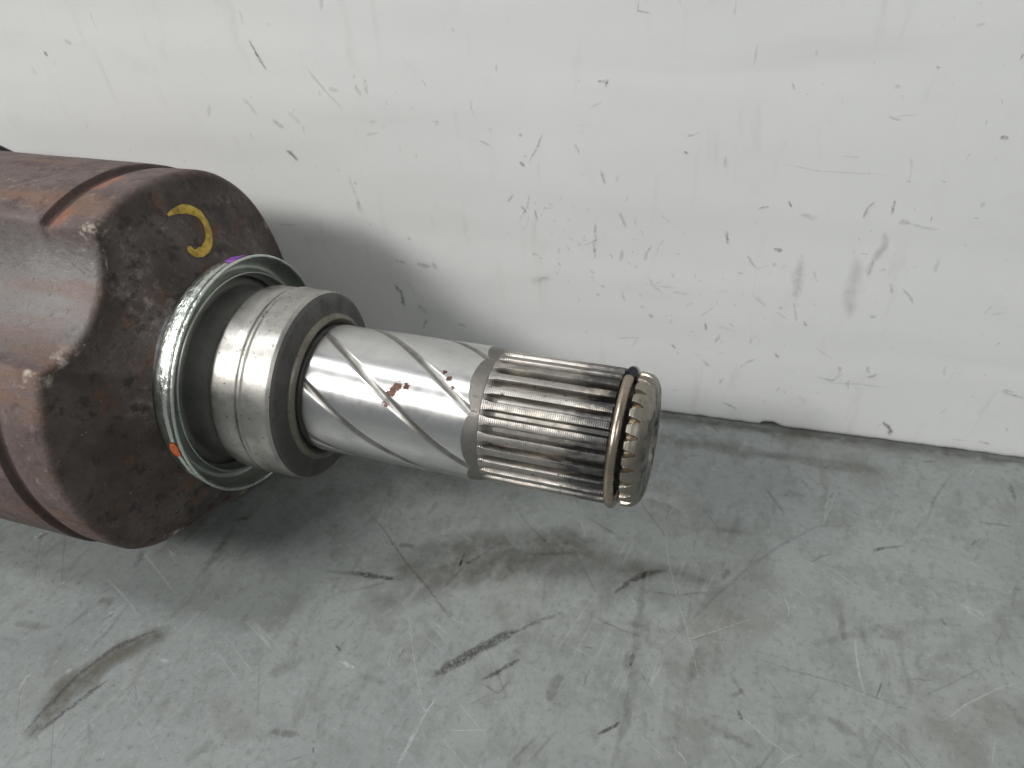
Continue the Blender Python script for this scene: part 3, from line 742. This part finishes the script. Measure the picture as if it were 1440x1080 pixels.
for i in range(allrows):
    for j in range(NA2):
        ad = 360*j/NA2; e = edge_s(ad)
        s = rows[i] if i < len(rows) else -3.2+(e+3.2)*(i-len(rows)+1)/ext
        r, d = shaft_r(s, ad)
        if i < 5: r -= (.65, .38, .18, .06, .02)[i]
        V.append(P(s, r, math.radians(ad))); gd.append(d)
for i in range(allrows-1):
    for j in range(NA2):
        b = i*NA2+j; c = i*NA2+(j+1) % NA2; F.append((b, b+NA2, c+NA2, c)); fm.append(0)
stub = link('stub_shaft', V, F, M_SHAFT, ROOT, AX, 0, {'groove': [1-smooth01((d-.50)/.42) for d in gd]})
stub['label'] = 'polished steel stub with slanting oil grooves'
V, F = [], []; rr = 9
for i in range(rr):
    for j in range(NA2):
        ad = 360*j/NA2; e = edge_s(ad); u = i/(rr-1); s = e+(.15-e)*u
        r0, _ = shaft_r(e, ad); r = r0+(14.05-r0)*u if i else r0
        V.append(P(s, r, math.radians(ad)))
for j in range(NA2): V.append(P(.35, 13.9, 2*math.pi*j/NA2))
for i in range(rr):
    for j in range(NA2):
        b = i*NA2+j; c = i*NA2+(j+1) % NA2; F.append((b, b+NA2, c+NA2, c))
link('collar', V, F, M_COLLAR, ROOT, AX, 30)['label'] = 'dark scalloped collar before the spline'

# spline: root cylinder plus 27 teeth
NT_ = 27; PITCH = 2*math.pi/NT_
SE = 25.9
def root_r(s): return 12.15+1.82*(1-smooth01((s-.2)/2.8))**1.4
rp = [(s, root_r(s)) for s in lin(.2, 3.2, 14)]+[(s, 12.15) for s in lin(4, SE-.25, 10)]+[(SE-.1, 12.4), (SE, 11.9)]
spl = revolve('spline', rp, M_ROOT, ROOT, AX, 270, None, 40); spl['label'] = 'oily splined section of the shaft'
def tooth_mesh():
    V, F = [], []
    ss = lin(.12, 3.2, 12)+lin(4.4, SE-1.2, 14)+[SE-.7, SE-.3, SE-.02]
    prof = [(-.375, 11.7), (-.355, 12.4), (-.305, 13.2), (-.248, 13.84), (-.218, 13.98), (-.14, 14.03), (0, 14.04), (.14, 14.03), (.218, 13.98), (.248, 13.84), (.305, 13.2), (.355, 12.4), (.375, 11.7)]
    n = len(prof)
    for s in ss:
        ch = 1-.055*max(0, (s-(SE-.8))/.8)**1.5
        nar = 1.0-.05*smooth01((s-18)/8)
        wide = 1+.50*(1-smooth01(s/2.4))
        for (u, r) in prof:
            w = mnoise.noise(Vector((s*.5, u*8, 11)))*.035
            rr_ = 11.7+(r-11.7)*ch+(w if r > 13 else 0)
            V.append(P(s, rr_, u*PITCH*nar*(wide if r > 13 else 1)))
    for i in range(len(ss)-1):
        for k in range(n-1): b = i*n+k; F.append((b, b+n, b+n+1, b+1))
    F.append(tuple(range(n))); e = (len(ss)-1)*n; F.append(tuple(e+k for k in range(n-1, -1, -1)))
    return V, F
TV, TF = tooth_mesh()
tooth = link('spline_tooth', TV, TF, M_SPLINE, spl, (0, 0, 0), 28)
VAL = math.radians(121.6)
for i in range(NT_):
    o = tooth if i == 0 else tooth.copy()
    if i: COL.objects.link(o); o.parent = spl
    o.rotation_euler = (VAL+PITCH*(i+.5)+math.radians(random.Random(i).uniform(-.25, .25)), 0, 0)

# greasy groove and the round wire snap ring in it
revolve('ring_groove', [(SE-.3, 12.0), (SE+.1, 11.2), (SE+.6, 11.0), (28.6, 11.0), (28.9, 11.4)], M_BLACK, ROOT, AX, 128)['label'] = 'black greasy groove'
V, F = [], []; n1 = 150; n2 = 18; CR, WR = 13.68, 1.08; A0, A1 = math.radians(80), math.radians(421)
for i in range(n1+1):
    a = A0+(A1-A0)*i/n1; sc = 27.0+.25*math.sin(a*1.0+.4)
    for k in range(n2):
        q = 2*math.pi*k/n2; V.append(P(sc+WR*math.cos(q), CR+WR*math.sin(q), a))
for i in range(n1):
    for k in range(n2): b = i*n2+k; c = i*n2+(k+1) % n2; F.append((b, b+n2, c+n2, c))
F.append(tuple(range(n2))); e = n1*n2; F.append(tuple(e+k for k in range(n2-1, -1, -1)))
link('snap_ring', V, F, M_CLIP, ROOT, AX, 40, None, [M_CLIP, M_CLIPEND], [0]*(n1*n2)+[1, 1])['label'] = 'round wire snap ring with open ends at the top'

# straw coloured end cap with tooth run-outs and centre hole
cp = [(28.75, 11.3), (28.78, 12.6), (28.85, 13.5), (28.98, 13.85)]+[(s, 13.95) for s in lin(29.15, 29.9, 7)]
for k in range(1, 11):
    u = k/10*math.pi/2; cp.append((29.8+3.2*math.sin(u), 13.95-3.9*(1-math.cos(u))))
cp += [(33.1, 9.6), (33.15, 9.0), (33.15, 6.8), (33.1, 5.6), (32.9, 5.2), (32.0, 4.4), (30.5, 3.0), (30.2, .6)]
def notch(s, a):
    u = ((a-VAL)/PITCH+.5) % 1.0-.5
    hw = .30*max(0, 1-(s-28.6)/2.75)**.62
    if hw <= .01: return 0
    x = abs(u)/hw
    return max(0, 1-x**2.2)*min(1, hw/.12)
def capf(s, r, a):
    if r < 10 or s > 32: return s, r+0
    return s, r-1.6*notch(s, a)*max(0, min(1, (r-11)/2.))
cpd = []
for (p, q) in zip(cp[:-1], cp[1:]):
    k = 3 if p[0] < 32.5 else 1
    for i in range(k): cpd.append((p[0]+(q[0]-p[0])*i/k, p[1]+(q[1]-p[1])*i/k))
cpd.append(cp[-1])
revolve('end_cap', cpd, M_CAP, ROOT, AX, 27*30, capf, 40, {'notch': lambda s, r, a: (notch(s, a) if s < 32 else 0)}, True)['label'] = 'straw coloured chamfered shaft end with short notches'
